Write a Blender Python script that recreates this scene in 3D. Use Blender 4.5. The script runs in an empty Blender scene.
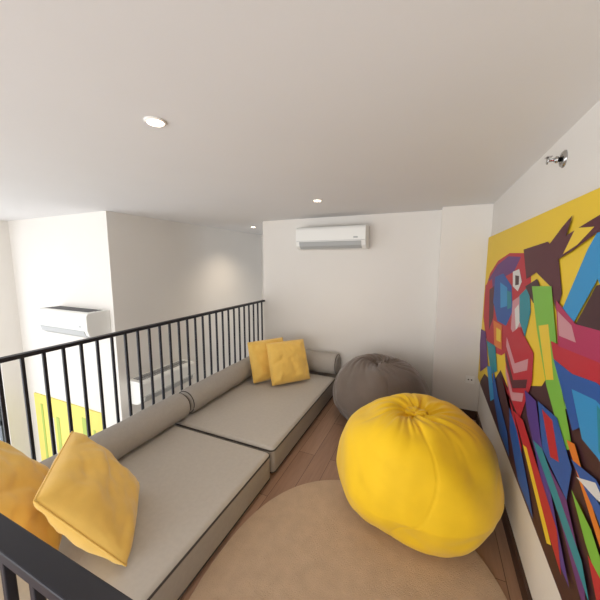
import bpy, bmesh, math, random
from mathutils import Vector, Matrix, noise
random.seed(4)
S=bpy.context.scene
COL=S.collection
S.view_settings.view_transform='Standard'
S.view_settings.look='None'
S.view_settings.exposure=0.04

def lin(c):
    return tuple(((x/255)/12.92 if x/255<=.04045 else ((x/255+.055)/1.055)**2.4) for x in c)
MATS={}
def mat(name,rgb,rough=.6,bump=0,scale=200,var=0,vscale=6,metal=0,sheen=0,spec=.4,emit=0,coat=0):
    if name in MATS: return MATS[name]
    m=bpy.data.materials.new(name);m.use_nodes=True;MATS[name]=m
    nt=m.node_tree;b=nt.nodes['Principled BSDF'];c=lin(rgb)
    b.inputs['Base Color'].default_value=(*c,1);b.inputs['Roughness'].default_value=rough
    b.inputs['Metallic'].default_value=metal
    b.inputs['Specular IOR Level'].default_value=spec
    if sheen: b.inputs['Sheen Weight'].default_value=sheen
    if coat: b.inputs['Coat Weight'].default_value=coat
    tc=nt.nodes.new('ShaderNodeTexCoord')
    if var:
        n=nt.nodes.new('ShaderNodeTexNoise');n.inputs['Scale'].default_value=vscale;n.inputs['Detail'].default_value=4
        nt.links.new(tc.outputs['Object'],n.inputs['Vector'])
        r=nt.nodes.new('ShaderNodeValToRGB')
        r.color_ramp.elements[0].position=.3;r.color_ramp.elements[1].position=.7
        r.color_ramp.elements[0].color=(*[x*(1-var) for x in c],1);r.color_ramp.elements[1].color=(*[min(1,x*(1+var)) for x in c],1)
        nt.links.new(n.outputs['Fac'],r.inputs['Fac']);nt.links.new(r.outputs['Color'],b.inputs['Base Color'])
    if bump:
        n=nt.nodes.new('ShaderNodeTexNoise');n.inputs['Scale'].default_value=scale;n.inputs['Detail'].default_value=3
        nt.links.new(tc.outputs['Object'],n.inputs['Vector'])
        bp=nt.nodes.new('ShaderNodeBump');bp.inputs['Strength'].default_value=bump;bp.inputs['Distance'].default_value=.004
        nt.links.new(n.outputs['Fac'],bp.inputs['Height']);nt.links.new(bp.outputs['Normal'],b.inputs['Normal'])
    if emit:
        b.inputs['Emission Color'].default_value=(*c,1);b.inputs['Emission Strength'].default_value=emit
    return m

def obj(name,verts,faces,m,parent=None,smooth=False,loc=None,mats=None,fm=None):
    me=bpy.data.meshes.new(name);me.from_pydata([tuple(v) for v in verts],[],faces);me.validate();me.update()
    bm=bmesh.new();bm.from_mesh(me);bmesh.ops.recalc_face_normals(bm,faces=bm.faces);bm.to_mesh(me);bm.free()
    o=bpy.data.objects.new(name,me);COL.objects.link(o)
    if mats:
        for x in mats: me.materials.append(x)
        for p,i in zip(me.polygons,fm): p.material_index=i
    else: me.materials.append(m)
    if smooth:
        for p in me.polygons: p.use_smooth=True
    if parent: o.parent=parent
    if loc: o.location=loc
    return o
def empty(name,loc=(0,0,0)):
    e=bpy.data.objects.new(name,None);COL.objects.link(e);e.location=loc;e.empty_display_size=.1;return e
def boxg(x0,x1,y0,y1,z0,z1,V,Fs):
    k=len(V)
    V+= [(x0,y0,z0),(x1,y0,z0),(x1,y1,z0),(x0,y1,z0),(x0,y0,z1),(x1,y0,z1),(x1,y1,z1),(x0,y1,z1)]
    Fs+= [tuple(k+i for i in f) for f in ((0,3,2,1),(4,5,6,7),(0,1,5,4),(1,2,6,5),(2,3,7,6),(3,0,4,7))]
def boxes(name,L,m,parent=None,bev=0):
    V=[];Fs=[]
    for b in L: boxg(*b,V,Fs)
    o=obj(name,V,Fs,m,parent)
    if bev:
        md=o.modifiers.new('bevel','BEVEL');md.width=bev;md.segments=2
    return o
def rbox(name,b,m,r=.03,seg=4,parent=None,side=None):
    V=[];Fs=[];boxg(*b,V,Fs)
    me=bpy.data.meshes.new(name);me.from_pydata(V,[],Fs)
    bm=bmesh.new();bm.from_mesh(me);bmesh.ops.recalc_face_normals(bm,faces=bm.faces)
    bmesh.ops.bevel(bm,geom=bm.edges[:]+bm.verts[:],offset=r,segments=seg,affect='EDGES',profile=.5)
    bm.to_mesh(me);bm.free();me.materials.append(m)
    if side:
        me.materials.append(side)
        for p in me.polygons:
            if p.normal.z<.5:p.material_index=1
    for p in me.polygons:p.use_smooth=True
    o=bpy.data.objects.new(name,me);COL.objects.link(o)
    if parent:o.parent=parent
    return o
def tube(name,P,r,m,closed=False,parent=None,seg=8):
    V=[];Fs=[];n=len(P);P=[Vector(p) for p in P]
    for i,p in enumerate(P):
        a=P[(i-1)%n] if (closed or i>0) else p
        b=P[(i+1)%n] if (closed or i<n-1) else p
        t=(b-a).normalized();ref=Vector((0,0,1)) if abs(t.z)<.9 else Vector((1,0,0))
        s=t.cross(ref).normalized();w=s.cross(t)
        for k in range(seg):
            q=2*math.pi*k/seg;V.append(p+s*r*math.cos(q)+w*r*math.sin(q))
    for i in range(n if closed else n-1):
        j=(i+1)%n
        for k in range(seg):
            l=(k+1)%seg;Fs.append((i*seg+k,i*seg+l,j*seg+l,j*seg+k))
    if not closed:
        Fs.append(tuple(range(seg)));Fs.append(tuple((n-1)*seg+k for k in range(seg)))
    return obj(name,V,Fs,m,parent,True)
def rrect(x0,x1,y0,y1,z,r,n=6):
    P=[]
    for cx,cy,a0 in ((x1-r,y1-r,0),(x0+r,y1-r,90),(x0+r,y0+r,180),(x1-r,y0+r,270)):
        for i in range(n+1):
            a=math.radians(a0+90*i/n);P.append((cx+r*math.cos(a),cy+r*math.sin(a),z))
    return P
def lathe(name,prof,m,seg=32,parent=None,M=None,smooth=True):
    V=[];Fs=[];n=len(prof)
    for r,z in prof:
        for k in range(seg):
            a=2*math.pi*k/seg;v=Vector((r*math.cos(a),r*math.sin(a),z));V.append(M@v if M else v)
    for i in range(n-1):
        for k in range(seg):
            l=(k+1)%seg;Fs.append((i*seg+k,i*seg+l,(i+1)*seg+l,(i+1)*seg+k))
    Fs.append(tuple(range(seg)));Fs.append(tuple((n-1)*seg+k for k in range(seg)))
    return obj(name,V,Fs,m,parent,smooth)

# ---------------- materials
WALL=mat('wall_paint',(231,227,221),.7,.06,90,.01,2)
CEIL=mat('ceiling_paint',(231,230,230),.75,.04,90,.008,2)
DARK=mat('rail_metal',(34,34,42),.45,.03,300,metal=.2)
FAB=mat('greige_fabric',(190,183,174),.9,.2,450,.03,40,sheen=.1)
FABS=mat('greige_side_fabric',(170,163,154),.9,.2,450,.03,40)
BOL=mat('bolster_fabric',(173,167,160),.9,.2,450,.03,40)
PIPE=mat('dark_piping',(66,60,56),.7)
PIL=mat('mustard_velvet',(243,200,100),.75,.12,350,.04,12,sheen=.35)
YEL=mat('yellow_velvet',(250,204,20),.7,.12,320,.04,7,sheen=.2)
GREY=mat('taupe_velvet',(110,98,90),.75,.15,320,.06,8,sheen=.3)
RUG=mat('rug_wool',(194,167,140),.95,1.0,220,.07,14,sheen=.25)
ACW=mat('ac_plastic',(240,240,236),.35)
ACG=mat('ac_vane',(176,178,178),.4)
BLK=mat('black_plastic',(25,25,27),.5)
CHR=mat('chrome',(190,190,190),.18,metal=1)
BASE=mat('baseboard_wood',(70,48,38),.5)
TRIM=mat('white_trim',(240,238,234),.5)
def woodmat():
    m=bpy.data.materials.new('wood_floor');m.use_nodes=True;nt=m.node_tree;b=nt.nodes['Principled BSDF']
    tc=nt.nodes.new('ShaderNodeTexCoord');mp=nt.nodes.new('ShaderNodeMapping')
    mp.inputs['Rotation'].default_value=(0,0,math.radians(90))
    nt.links.new(tc.outputs['Object'],mp.inputs['Vector'])
    br=nt.nodes.new('ShaderNodeTexBrick');br.inputs['Scale'].default_value=1;br.inputs['Brick Width'].default_value=1.1;br.inputs['Row Height'].default_value=.14
    br.inputs['Mortar Size'].default_value=.002
    br.inputs['Color1'].default_value=(*lin((178,142,118)),1);br.inputs['Color2'].default_value=(*lin((156,120,98)),1);br.inputs['Mortar'].default_value=(*lin((100,74,58)),1)
    nt.links.new(mp.outputs['Vector'],br.inputs['Vector'])
    mp2=nt.nodes.new('ShaderNodeMapping');mp2.inputs['Scale'].default_value=(3,45,3);nt.links.new(mp.outputs['Vector'],mp2.inputs['Vector'])
    n=nt.nodes.new('ShaderNodeTexNoise');n.inputs['Scale'].default_value=1.5;n.inputs['Detail'].default_value=6;nt.links.new(mp2.outputs['Vector'],n.inputs['Vector'])
    r=nt.nodes.new('ShaderNodeValToRGB');r.color_ramp.elements[0].color=(.6,.6,.6,1);r.color_ramp.elements[1].color=(1.15,1.15,1.15,1);nt.links.new(n.outputs['Fac'],r.inputs['Fac'])
    mx=nt.nodes.new('ShaderNodeMix');mx.data_type='RGBA';mx.blend_type='MULTIPLY';mx.inputs['Factor'].default_value=.8
    nt.links.new(br.outputs['Color'],mx.inputs[6]);nt.links.new(r.outputs['Color'],mx.inputs[7]);nt.links.new(mx.outputs[2],b.inputs['Base Color'])
    b.inputs['Roughness'].default_value=.42
    return m
WOOD=woodmat()

# ---------------- shell
CZ=2.17; WX=.49; RX=-2.16; LX=-3.27; WY=2.2; WW=-5.3; LF=-2.6; NY=5.4; SY=-3.0; BY=3.62
boxes('ceiling',[(WW-.2,WX+.2,SY-.2,NY+.2,CZ,CZ+.2)],CEIL)
boxes('wall_right',[(WX,WX+.2,SY-.2,BY+.2,LF,CZ)],WALL)
boxes('wall_back',[(RX,WX,BY,BY+.18,LF,CZ)],WALL)
boxes('wall_column',[(.05,WX,3.42,BY,0,CZ)],WALL,bev=.004)
boxes('wall_left',[(LX-.2,LX,WY+.2,NY,LF,CZ)],WALL)
boxes('wall_left_front',[(WW,LX,WY,WY+.2,LF,CZ)],WALL)
boxes('wall_north',[(LX-.2,WX+.2,NY,NY+.2,LF,CZ)],WALL)
boxes('floor',[(RX-.06,WX,-1.6,BY,-.28,0)],WOOD)
boxes('floor_lower',[(WW-.2,WX+.2,SY-.2,NY+.2,LF-.2,LF)],mat('lower_floor',(190,180,168),.4))
boxes('wall_west',[(WW-.2,WW,1.95,WY+.2,LF,CZ),(WW-.2,WW,SY-.2,-2.4,LF,CZ),(WW-.2,WW,-2.4,1.95,LF,-1.9),(WW-.2,WW,-2.4,1.95,2.0,CZ)],WALL)
boxes('wall_south',[(WW-.2,-4.4,SY-.2,SY,LF,CZ),(.2,WX,SY-.2,SY,LF,CZ),(-4.4,.2,SY-.2,SY,LF,-.6),(-4.4,.2,SY-.2,SY,2.0,CZ)],WALL)
FR=mat('window_frame',(70,78,88),.5)
gl=bpy.data.materials.new('window_glass');gl.use_nodes=True;nt=gl.node_tree
nt.nodes.remove(nt.nodes['Principled BSDF'])
t=nt.nodes.new('ShaderNodeBsdfTransparent');g=nt.nodes.new('ShaderNodeBsdfGlossy');g.inputs['Roughness'].default_value=.02
mx=nt.nodes.new('ShaderNodeMixShader');mx.inputs[0].default_value=.06
nt.links.new(t.outputs[0],mx.inputs[1]);nt.links.new(g.outputs[0],mx.inputs[2]);nt.links.new(mx.outputs[0],nt.nodes['Material Output'].inputs['Surface'])
def window(name,axis,c,a0,a1,z0,z1,nv,nh):
    e=empty(name)
    L=[]
    def bar(p0,p1,q0,q1):
        if axis=='x': L.append((c-.04,c+.04,p0,p1,q0,q1))
        else: L.append((p0,p1,c-.04,c+.04,q0,q1))
    w=.06
    for i in range(nv+1):
        p=a0+(a1-a0-w)*i/nv;bar(p,p+w,z0,z1)
    for i in range(nh+1):
        q=z0+(z1-z0-w)*i/nh;bar(a0,a1,q,q+w)
    boxes('frame',L,FR,e)
    if axis=='x': boxes('glass',[(c-.005,c+.005,a0,a1,z0,z1)],gl,e)
    else: boxes('glass',[(a0,a1,c-.005,c+.005,z0,z1)],gl,e)
window('window_1','x',WW-.1,-2.4,1.95,-1.9,2.0,4,3)
window('window_2','y',SY-.1,-4.4,.2,-.6,2.0,4,2)
boxes('baseboard_right',[(WX-.015,WX,-1.6,3.42,0,.09)],BASE)
boxes('baseboard_column',[(.035,WX-.015,3.405,3.42,0,.09)],BASE)
boxes('baseboard_back',[(RX,.05,BY-.015,BY,0,.09)],BASE)
boxes('trim_slab_edge',[(RX-.075,RX-.06,-1.6,BY,-.28,.02)],TRIM)

# ---------------- railing
L=[(RX-.022,RX+.022,.22,BY-.002,1.07,1.095),(RX-.015,RX+.015,.22,BY-.002,.07,.09)]
y=.245
while y<BY-.05:
    L.append((RX-.009,RX+.009,y-.009,y+.009,0.0,1.071));y+=.107
boxes('balcony_railing',L,DARK,bev=.003)
L=[(RX+.024,-.02,.222,.268,1.07,1.095),(RX+.024,-.02,.232,.258,.07,.09)]
x=RX+.13
while x<-.06:
    L.append((x-.009,x+.009,.236,.254,0.0,1.071));x+=.107
L.append((-.05,-.02,.225,.265,0,1.071))
boxes('balcony_railing',L,DARK,bev=.003)

# ---------------- daybed mattresses
def daybed(y0,y1,x0=-2.13,x1=-1.03):
    e=empty('floor_mattress')
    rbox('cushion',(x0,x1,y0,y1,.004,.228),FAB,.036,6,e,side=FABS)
    for z in (.028,.204):
        tube('piping',rrect(x0+.001,x1-.001,y0+.001,y1-.001,z,.038),.0055,PIPE,True,e)
    return e
daybed(.29,1.80)
daybed(1.83,3.40)
def bolster(p0,p1,r,ends=.045):
    p0=Vector(p0);p1=Vector(p1);Lg=(p1-p0).length
    prof=[(.002,.006),(r*.5,.002),(r-ends,.0)]
    for i in range(1,7):
        a=math.radians(90*i/6);prof.append((r-ends+ends*math.sin(a),ends-ends*math.cos(a)))
    for i in range(1,20):
        prof.append((r+.002*math.sin(i*1.3),ends+(Lg-2*ends)*i/20))
    for i in range(0,7):
        a=math.radians(90*i/6);prof.append((r-ends+ends*math.cos(a),Lg-ends+ends*math.sin(a)))
    prof+=[(r*.5,Lg-.002),(.002,Lg-.006)]
    q=(p1-p0).to_track_quat('Z','Y')
    M=Matrix.Translation(p0)@q.to_matrix().to_4x4()
    e=empty('bolster_cushion')
    lathe('body',prof,BOL,40,e,M)
    for z in (.014,Lg-.014):
        tube('piping',[M@Vector(((r-.011)*math.cos(a),(r-.011)*math.sin(a),z)) for a in [2*math.pi*k/40 for k in range(40)]],.004,PIPE,True,e)
bolster((-2.02,.33,.343),(-2.02,1.93,.343),.115)
bolster((-2.02,1.95,.343),(-2.02,3.34,.343),.115)
bolster((-2.08,3.485,.36),(-1.02,3.485,.36),.13)

# ---------------- pillows
def pillow(c,u,v,s,T,seed,ruck=.012):
    u=Vector(u).normalized();v=Vector(v);v=(v-u*v.dot(u)).normalized();n=u.cross(v)
    N=44;V=[];Fs=[];idx={}
    for sgn in (1,-1):
        for i in range(N+1):
            for j in range(N+1):
                a=-1+2*i/N;b=-1+2*j/N
                edge=i in(0,N) or j in(0,N)
                if edge and sgn==-1: idx[(sgn,i,j)]=idx[(1,i,j)];continue
                x=a*(1-.06*(1-b*b)*abs(a)**3)*(1-.06*(a*a*b*b));y=b*(1-.06*(1-a*a)*abs(b)**3)*(1-.06*(a*a*b*b))
                h=T*((1-a**4)*(1-b**4))**.5*(1-.28*(a*a+b*b)/2)
                cr=(abs(a*b))**1.1
                fold=.011*math.sin(8*(abs(a)-abs(b))+seed)*cr
                rd=math.exp(-(abs(noise.noise(Vector((a*1.5+seed,b*1.5,sgn*2+seed))))*6)**2)
                w=noise.noise(Vector((a*2.2+seed,b*2.2,sgn*3)))*ruck*1.9+noise.noise(Vector((a*6+seed,b*5,sgn*7)))*ruck*.6+fold-.008*rd
                h=h+w*(1-max(abs(a),abs(b))**6)
                p=Vector(c)+u*x*s/2+v*y*s/2+n*sgn*max(h,0)
                idx[(sgn,i,j)]=len(V);V.append(p)
    for sgn in (1,-1):
        for i in range(N):
            for j in range(N):
                f=(idx[(sgn,i,j)],idx[(sgn,i+1,j)],idx[(sgn,i+1,j+1)],idx[(sgn,i,j+1)])
                Fs.append(f if sgn==1 else f[::-1])
    e=empty('throw_pillow')
    obj('cover',V,Fs,PIL,e,True)
    ring=[V[idx[(1,i,0)]] for i in range(N)]+[V[idx[(1,N,j)]] for j in range(N)]+[V[idx[(1,i,N)]] for i in range(N,0,-1)]+[V[idx[(1,0,j)]] for j in range(N,0,-1)]
    tube('seam',ring,.004,PIL,True,e,6)
pillow((-1.49,.84,.475),(.20,.23,-.455),(-.413,.358,.031),.55,.10,1)
pillow((-1.71,.61,.53),(.12,.27,-.46),(-.413,.30,.02),.57,.09,5)
pillow((-1.49,3.03,.475),(.65,.76,0),(-.31,.26,.917),.50,.092,9)
pillow((-1.735,3.0,.475),(.55,.83,0),(-.28,.2,.93),.49,.085,14)

# ---------------- bean bags (gathered fabric sacks)
def ridge(P):
    a=abs(noise.noise(P))*2.4
    return math.exp(-(a*1.6)**2)
def beanbag(c,R,H,m,seed,z0=0,zcf=.36,up=.62,lo=.38,dim=.08,pleat=1,knot=(0,0),seams=(0.6,2.6,4.75),xmax=9,wr=1,kn=1):
    e=empty('bean_bag',(c[0],c[1],z0))
    NT=300;NP=140;V=[];Fs=[]
    zc=zcf*H
    for i in range(NP+1):
        t=-math.pi/2+math.pi*i/NP
        ct=max(math.cos(t),0);st=math.sin(t)
        for k in range(NT):
            th=2*math.pi*k/NT;cs=math.cos(th);sn=math.sin(th)
            if t<0: r=R*ct**lo; z=zc-zc*abs(st)**1.5
            else: r=R*ct**up; z=zc+(H-zc)*st**1.22
            d=r/R
            sw=.7*math.sin(d*2.5+seed)
            A=Vector((math.cos(th+sw)*1.9,math.sin(th+sw)*1.9,seed+d*1.2))
            B=Vector((math.cos(th+sw)*4.2,math.sin(th+sw)*4.2,seed*2+d*1.6))
            pl=(ridge(A)*.55+ridge(B)*.45)
            if st>0:
                z-=dim*H*math.exp(-(d/.2)**2)
                z-=pleat*.036*(pl-.4)*min(1,d/.10)*math.exp(-(d/.46)**2)
            ps=0
            for q in seams:
                dth=(th-q+.28*math.sin(t*1.8+q*2)+math.pi)%(2*math.pi)-math.pi
                ps+=math.exp(-(dth*max(d,.05)/.010)**2)
            x=r*cs;y=r*sn
            P=Vector((x*1.9+seed,y*1.9,z*1.9))
            big=noise.noise(P)*.05+noise.noise(P*2.2)*.024
            C=Vector((x*2.4+z*1.5+seed,y*2.4-z*1.2,z*2.6+seed*3))
            D=Vector((cs*2.3+z*.9+seed*2,sn*2.3-z*.6,z*1.3+seed))
            G=Vector((x*5+z*3+seed,y*5-z*2,z*6+seed*2))
            cre=-(ridge(C)*.012+ridge(D)*.009*(.3+.7*noise.noise(P*1.5+Vector((9,9,9)))**1.0 if False else ridge(D)*.008)+ridge(G)*.0035)*wr
            sl=math.exp(-((z-.15)/.10)**2)
            E=Vector((cs*1.8,sn*1.8,z*7+seed))
            cre-=.009*sl*ridge(E)*wr
            off=big*min(1,d*1.5)+cre*min(1,d*2)-.005*ps*(.25+.75*d)
            p=Vector((x,y,z))+Vector((cs*ct,sn*ct,st*.8))*off
            f=max(0,p.z/H)**2
            p.x+=knot[0]*f;p.y+=knot[1]*f
            p.z=max(p.z,.002)
            if p.x+c[0]>xmax-.04:
                ex=p.x+c[0]-(xmax-.04);p.x=xmax-c[0]-.04*math.exp(-ex/.04)
            V.append(p)
    for i in range(NP):
        for k in range(NT):
            l=(k+1)%NT;Fs.append((i*NT+k,i*NT+l,(i+1)*NT+l,(i+1)*NT+k))
    obj('body',V,Fs,m,e,True)
    zt=H*(1-dim)+.002;f=(zt/H)**2;kx,ky=knot[0]*f,knot[1]*f
    prof=[(.11,zt-.035),(.07,zt-.004),(.036,zt+.006),(.050,zt+.016),(.042,zt+.027),(.018,zt+.022),(.002,zt+.015)]
    V=[];Fs=[];n=72
    for j,(r,z) in enumerate(prof):
        for k in range(n):
            a=2*math.pi*k/n
            wv=noise.noise(Vector((math.cos(a)*2.2,math.sin(a)*2.2,seed+j*.15)))*.45+.07*math.sin(13*a)
            rr=kn*r*(1+wv)
            V.append((rr*math.cos(a)*1.3+kx,rr*math.sin(a)+ky,z+.014*noise.noise(Vector((math.cos(a)*2,math.sin(a)*2,seed)))*(j>1)))
    for j in range(len(prof)-1):
        for k in range(n):
            l=(k+1)%n;Fs.append((j*n+k,j*n+l,(j+1)*n+l,(j+1)*n+k))
    Fs.append(tuple((len(prof)-1)*n+k for k in range(n)))
    obj('knot',V,Fs,m,e,True)
beanbag((-.045,1.99),.52,.70,YEL,3.3,z0=.0125,dim=.08,pleat=1.5,knot=(-.02,-.05),xmax=.472,wr=1.0,kn=1.1)
beanbag((-.455,3.06),.52,.66,GREY,8.7,dim=.12,pleat=1.9,knot=(.02,-.06),wr=1.4,up=.66)

# ---------------- rug
def rug():
    V=[];Fs=[];n=120;cx,cy,a,b=-.28,1.17,.735,.87
    e=2/2.3
    rings=[(1,.001),(1,.006),(.994,.011),(.97,.012),(.5,.012)]
    for s,z in rings:
        for k in range(n):
            t=2*math.pi*k/n;c=math.cos(t);q=math.sin(t)
            V.append((cx+a*s*math.copysign(abs(c)**e,c),cy+b*s*math.copysign(abs(q)**e,q),z))
    for i in range(len(rings)-1):
        for k in range(n):
            l=(k+1)%n;Fs.append((i*n+k,i*n+l,(i+1)*n+l,(i+1)*n+k))
    Fs.append(tuple((len(rings)-1)*n+k for k in range(n)))
    Fs.append(tuple(range(n))[::-1])
    obj('area_rug',V,Fs,RUG)
rug()

# ---------------- air conditioners (local: width X, wall at +Y, front -Y)
def ac(loc,w,h,d,rotz):
    e=empty('air_conditioner',loc);e.rotation_euler=(0,0,rotz)
    prof=[(0,0),(0,h),(-d*.80,h),(-d*.93,h*.97),(-d,h*.88),(-d,h*.36),(-d*.93,h*.16),(-d*.72,h*.03),(-d*.5,0)]
    V=[];Fs=[];n=len(prof)
    for x in (-w/2,w/2):
        for y,z in prof: V.append((x,y,z))
    for i in range(n):
        j=(i+1)%n;Fs.append((i,j,n+j,n+i))
    Fs.append(tuple(range(n)));Fs.append(tuple(range(n,2*n)))
    o=obj('casing',V,Fs,ACW,e);md=o.modifiers.new('b','BEVEL');md.width=.008;md.segments=3
    y0,z0=-d*1.0,h*.34;y1,z1=-d*.74,h*.04
    V=[];Fs=[]
    nn=Vector((0,-(z0-z1),-(y1-y0))).normalized()
    for x in (-w/2+.05,w/2-.05):
        for (y,z) in ((y0,z0),(-d*.935,h*.165),(y1,z1)): V.append(Vector((x,y,z))+nn*.006)
    for x in (-w/2+.05,w/2-.05):
        for (y,z) in ((y0,z0),(-d*.935,h*.165),(y1,z1)): V.append(Vector((x,y,z))-nn*.006)
    Fs=[(0,1,4,3),(1,2,5,4),(6,7,10,9),(7,8,11,10),(0,3,9,6),(2,5,11,8),(0,1,7,6),(1,2,8,7),(3,4,10,9),(4,5,11,10)]
    obj('vane',V,Fs,ACG,e)
    boxes('panel_seam',[(-w/2+.01,w/2-.01,-d-.0012,-d+.002,h*.37,h*.385)],ACG,e)
    L=[]
    x=-w/2+.06
    while x<w/2-.06:
        L.append((x,x+.012,-d*.78,-d*.15,h-.001,h+.0025));x+=.024
    L.append((-w/2+.05,w/2-.05,-d*.48,-d*.45,h-.001,h+.003))
    boxes('intake_grille',L,mat('grille_grey',(90,90,92),.5),e)
    boxes('display',[(w/2-.14,w/2-.09,-d-.0015,-d+.002,h*.46,h*.52)],ACG,e)
ac((-1.14,BY-.001,1.77),.86,.27,.21,0)
ac((-3.80,WY-.001,.78),.93,.30,.26,0)
ac((LX+.001,2.72,-.06),.86,.29,.24,math.radians(90))

# ---------------- downlights
LB=mat('lamp_glow',(255,236,205),.5,emit=9)
def down(x,y,power,s=.85):
    e=empty('recessed_downlight',(x,y,CZ))
    lathe('trim_ring',[(.036*s,-.001),(.036*s,-.006),(.042*s,-.007),(.048*s,-.004),(.049*s,-.0005)],TRIM,32,e)
    lathe('lamp',[(.034*s,-.0065),(.034*s,-.009),(.002,-.0095)],LB,24,e)
    l=bpy.data.lights.new('spot','SPOT');l.energy=power;l.spot_size=math.radians(130);l.spot_blend=1;l.color=(1,.84,.64);l.shadow_soft_size=.06
    o=bpy.data.objects.new('spot',l);COL.objects.link(o);o.parent=e;o.location=(0,0,-.03)
down(-1.03,.92,13);down(-.98,2.6,15);down(-2.62,4.1,46)

# ---------------- sidewall sprinkler
def sprinkler(y,z):
    e=empty('fire_sprinkler',(WX,y,z))
    M=Matrix.Rotation(math.radians(-90),4,'Y')
    lathe('escutcheon',[(.036,0),(.036,.004),(.030,.010),(.018,.013),(.018,.003)],CHR,32,e,M)
    lathe('body',[(.010,.004),(.010,.022),(.014,.023),(.014,.030),(.009,.032),(.009,.036)],CHR,20,e,M)
    for s in (-1,1):
        tube('frame_arm',[(-.033,s*.010,0),(-.041,s*.017,0),(-.050,s*.013,0),(-.058,0,0)],.003,CHR,False,e)
    tube('bulb',[(-.034,0,0),(-.055,0,0)],.0028,mat('bulb_red',(180,40,30),.2),False,e)
    lathe('deflector',[(.016,.057),(.016,.060),(.004,.062)],CHR,24,e,M)
    boxes('deflector_hood',[(-.066,-.045,-.016,.016,.012,.015)],CHR,e)
sprinkler(1.70,2.06)

e=empty('wall_socket',(.40,3.42,.42))
boxes('plate',[(-.04,.04,-.008,0,-.04,.04)],TRIM,e,.003)
boxes('holes',[(-.02,-.008,-.0095,-.007,-.006,.006),(.008,.02,-.0095,-.007,-.006,.006)],BLK,e)

# ---------------- mural: polygons in wall coordinates, centimetres (YYYZZZ)
MU='''
brown 319050 300064 262070 239088 205083 184098 158108 151116 124130 070138 070047 319047
crimson 330110 332136 312152 280163 242168 205167 190158 185140 192120 210112 240098 280090 310096
purple 318146 280160 245166 212165 226156 262150 292140
crimson 332140 300148 286130 292104 325106
maroon 308138 286143 280118 295104
blue 286150 256154 228147 220132 234120 264118 286130
sky 264147 240145 236133 256129
teal 240143 228143 224134 234131
white 228156 213158 205151 212145 225147
brown 221154 212154 211149 219148
pink 222138 206143 196130 206117 220121
white 215134 207138 201129 208122
teal 207143 190150 183137 189123 202129
orange 278116 246118 240102 266098
yellow 264113 248114 245106 260104
maroon 207169 168171 154165 146150 149142 160152 180157 196153
brown 197149 178154 166147 180142
teal 300094 262099 248084 270074
purple 345096 308100 285076 322058
crimson 236110 201126 172119 170105 184079 212083
pink 228114 203104 179114 179108 203098 227108
maroon 227105 203094 177104 178099 203089 226099
pink 224096 202087 181095 182090 202082 222091
crimson 232086 212083 187066 172060 176069 200079
blue 262082 239070 205060 196050 225050 258066
blue 205076 186072 160058 150050 176050 200064
sky 288075 270080 250062 262055
lime 184150 157152 150139 138118 122100 128096 151111 170131
yellow 168133 156136 144116 152113
lime 141132 134131 126112 131110
sky 123171 112171 112150 119157 133140 146140 128166
sky 112171 095172 095150 112150
maroon 168168 151176 143179 147172 130175 118177 090180 090172 123171 140166 157162
yellow 139174 125173 136168 148165
crimson 151130 114133 095134 095126 112127 128124 146124
magenta 150147 130141 116142 095144 095134 113133 143130
brown 130141 119155 100158 100143 116142
pink 147143 133140 128135 143134
blue 146124 128124 112127 092126 092114 109117 123106
sky 127119 111122 092120 092104 106107 116107
teal 110121 096118 098108 106109
blue 158101 136104 120094 121082 147085
crimson 152100 140101 130090 138087
violet 178098 160100 150088 128070 112058 122058 148075 170088
purple 145083 121082 105070 100060 112066 134078
teal 159082 147085 107073 100066 111069
orange 126101 120103 103091 085083 085078 102087
crimson 195079 176083 125067 118056 133060
yellow 172072 166074 128058 132055
blue 121097 105101 085097 085084 103092 113095
white 116094 104096 090100 090095 105100
lime 118088 104086 088078 088072 106080
crimson 104078 090078 080066 090064
purple 100158 080165 072150 085143 100146
teal 090140 070146 070132 088132
crimson 085118 070124 070098 082100
yellow 095112 080116 078106 090104
'''
PC=dict(crimson=(186,36,52),maroon=(84,32,44),blue=(36,86,160),purple=(100,50,118),magenta=(174,44,88),teal=(34,136,150),pink=(202,144,152),
 orange=(222,122,46),lime=(122,184,66),yellow=(234,200,56),sky=(46,144,200),brown=(66,34,40),violet=(80,54,138),white=(218,216,212))
def clip(poly,y0,y1,z0,z1):
    def half(p,ax,lim,s):
        out=[]
        for i in range(len(p)):
            a=p[i];b=p[(i+1)%len(p)];ia=(a[ax]-lim)*s>=0;ib=(b[ax]-lim)*s>=0
            if ia: out.append(a)
            if ia!=ib:
                t=(lim-a[ax])/(b[ax]-a[ax]);out.append((a[0]+(b[0]-a[0])*t,a[1]+(b[1]-a[1])*t))
        return out
    for ax,lim,s in ((0,y0,1),(0,y1,-1),(1,z0,1),(1,z1,-1)):
        poly=half(poly,ax,lim,s)
        if not poly: return []
    return poly
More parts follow.
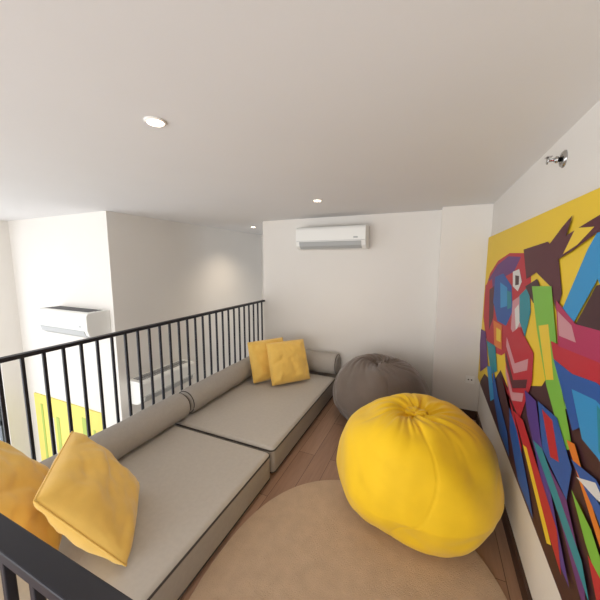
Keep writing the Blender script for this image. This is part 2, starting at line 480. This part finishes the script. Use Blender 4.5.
def mural(y0,y1,z0,z1):
    X=WX-.03
    e=empty('wall_painting')
    boxes('canvas',[(X,WX-.001,y0,y1,z0,z1)],mat('paint_yellow_ground',(236,200,48),.55,.05,200),e)
    V=[];Fs=[];fm=[];names=list(PC);mats=[mat('paint_'+n,PC[n],.55,.05,200) for n in names]
    for i,ln in enumerate(MU.strip().splitlines()):
        w=ln.split();p=[(int(q[:3])/100,int(q[3:])/100) for q in w[1:]]
        p=clip(p,y0+.001,y1-.001,z0+.001,z1-.001)
        if len(p)<3: continue
        k=len(V);x=X-.0006-.0002*i
        V+=[(x,a,b) for a,b in p];Fs.append(tuple(range(k,k+len(p))));fm.append(names.index(w[0]))
    obj('painted_shapes',V,Fs,None,e,mats=mats,fm=fm)
mural(.7,3.36,.47,1.85)

# lower-level mural on the facing wall, seen through the railing
e=empty('wall_mural')
YG=mat('mural_yellow',(232,218,110),.6)
boxes('panel',[(-5.1,-3.62,WY-.02,WY-.001,-1.7,-.22)],YG,e)
L=[]
for i,(x,w) in enumerate([(-4.95,.05),(-4.6,.07),(-4.3,.05),(-4.02,.08),(-3.8,.04)]):
    L.append((x,x+w,WY-.024,WY-.019,-1.6,-.35-.12*(i%3)))
boxes('lime_strokes',L,mat('mural_lime',(176,196,90),.6),e)
boxes('white_strokes',[(-4.75,-4.66,WY-.024,WY-.019,-1.4,-.5),(-4.15,-4.08,WY-.024,WY-.019,-1.5,-.6)],TRIM,e)

# ---------------- light
def area(name,loc,rot,sx,sy,p,col=(1,1,1)):
    l=bpy.data.lights.new(name,'AREA');l.shape='RECTANGLE';l.size=sx;l.size_y=sy;l.energy=p;l.color=col
    o=bpy.data.objects.new(name,l);COL.objects.link(o);o.location=loc;o.rotation_euler=rot
area('daylight_west',(WW-.35,-.2,.05),(0,math.radians(-90),0),3.8,4.2,88,(.97,.98,1))
area('daylight_south',(-2.1,SY-.35,.7),(math.radians(90),0,0),4.4,2.5,216,(1,.985,.965))
w=bpy.data.worlds.new('World');S.world=w;w.use_nodes=True
w.node_tree.nodes['Background'].inputs[0].default_value=(.88,.93,1,1);w.node_tree.nodes['Background'].inputs[1].default_value=1.2

# ---------------- camera
cam=bpy.data.cameras.new('camera');cam.lens=18;cam.sensor_width=36;cam.clip_start=.02
o=bpy.data.objects.new('camera',cam);COL.objects.link(o);o.location=(0,0,1.62)
o.rotation_euler=(math.radians(90-7.2),0,math.radians(23.9))
S.camera=o
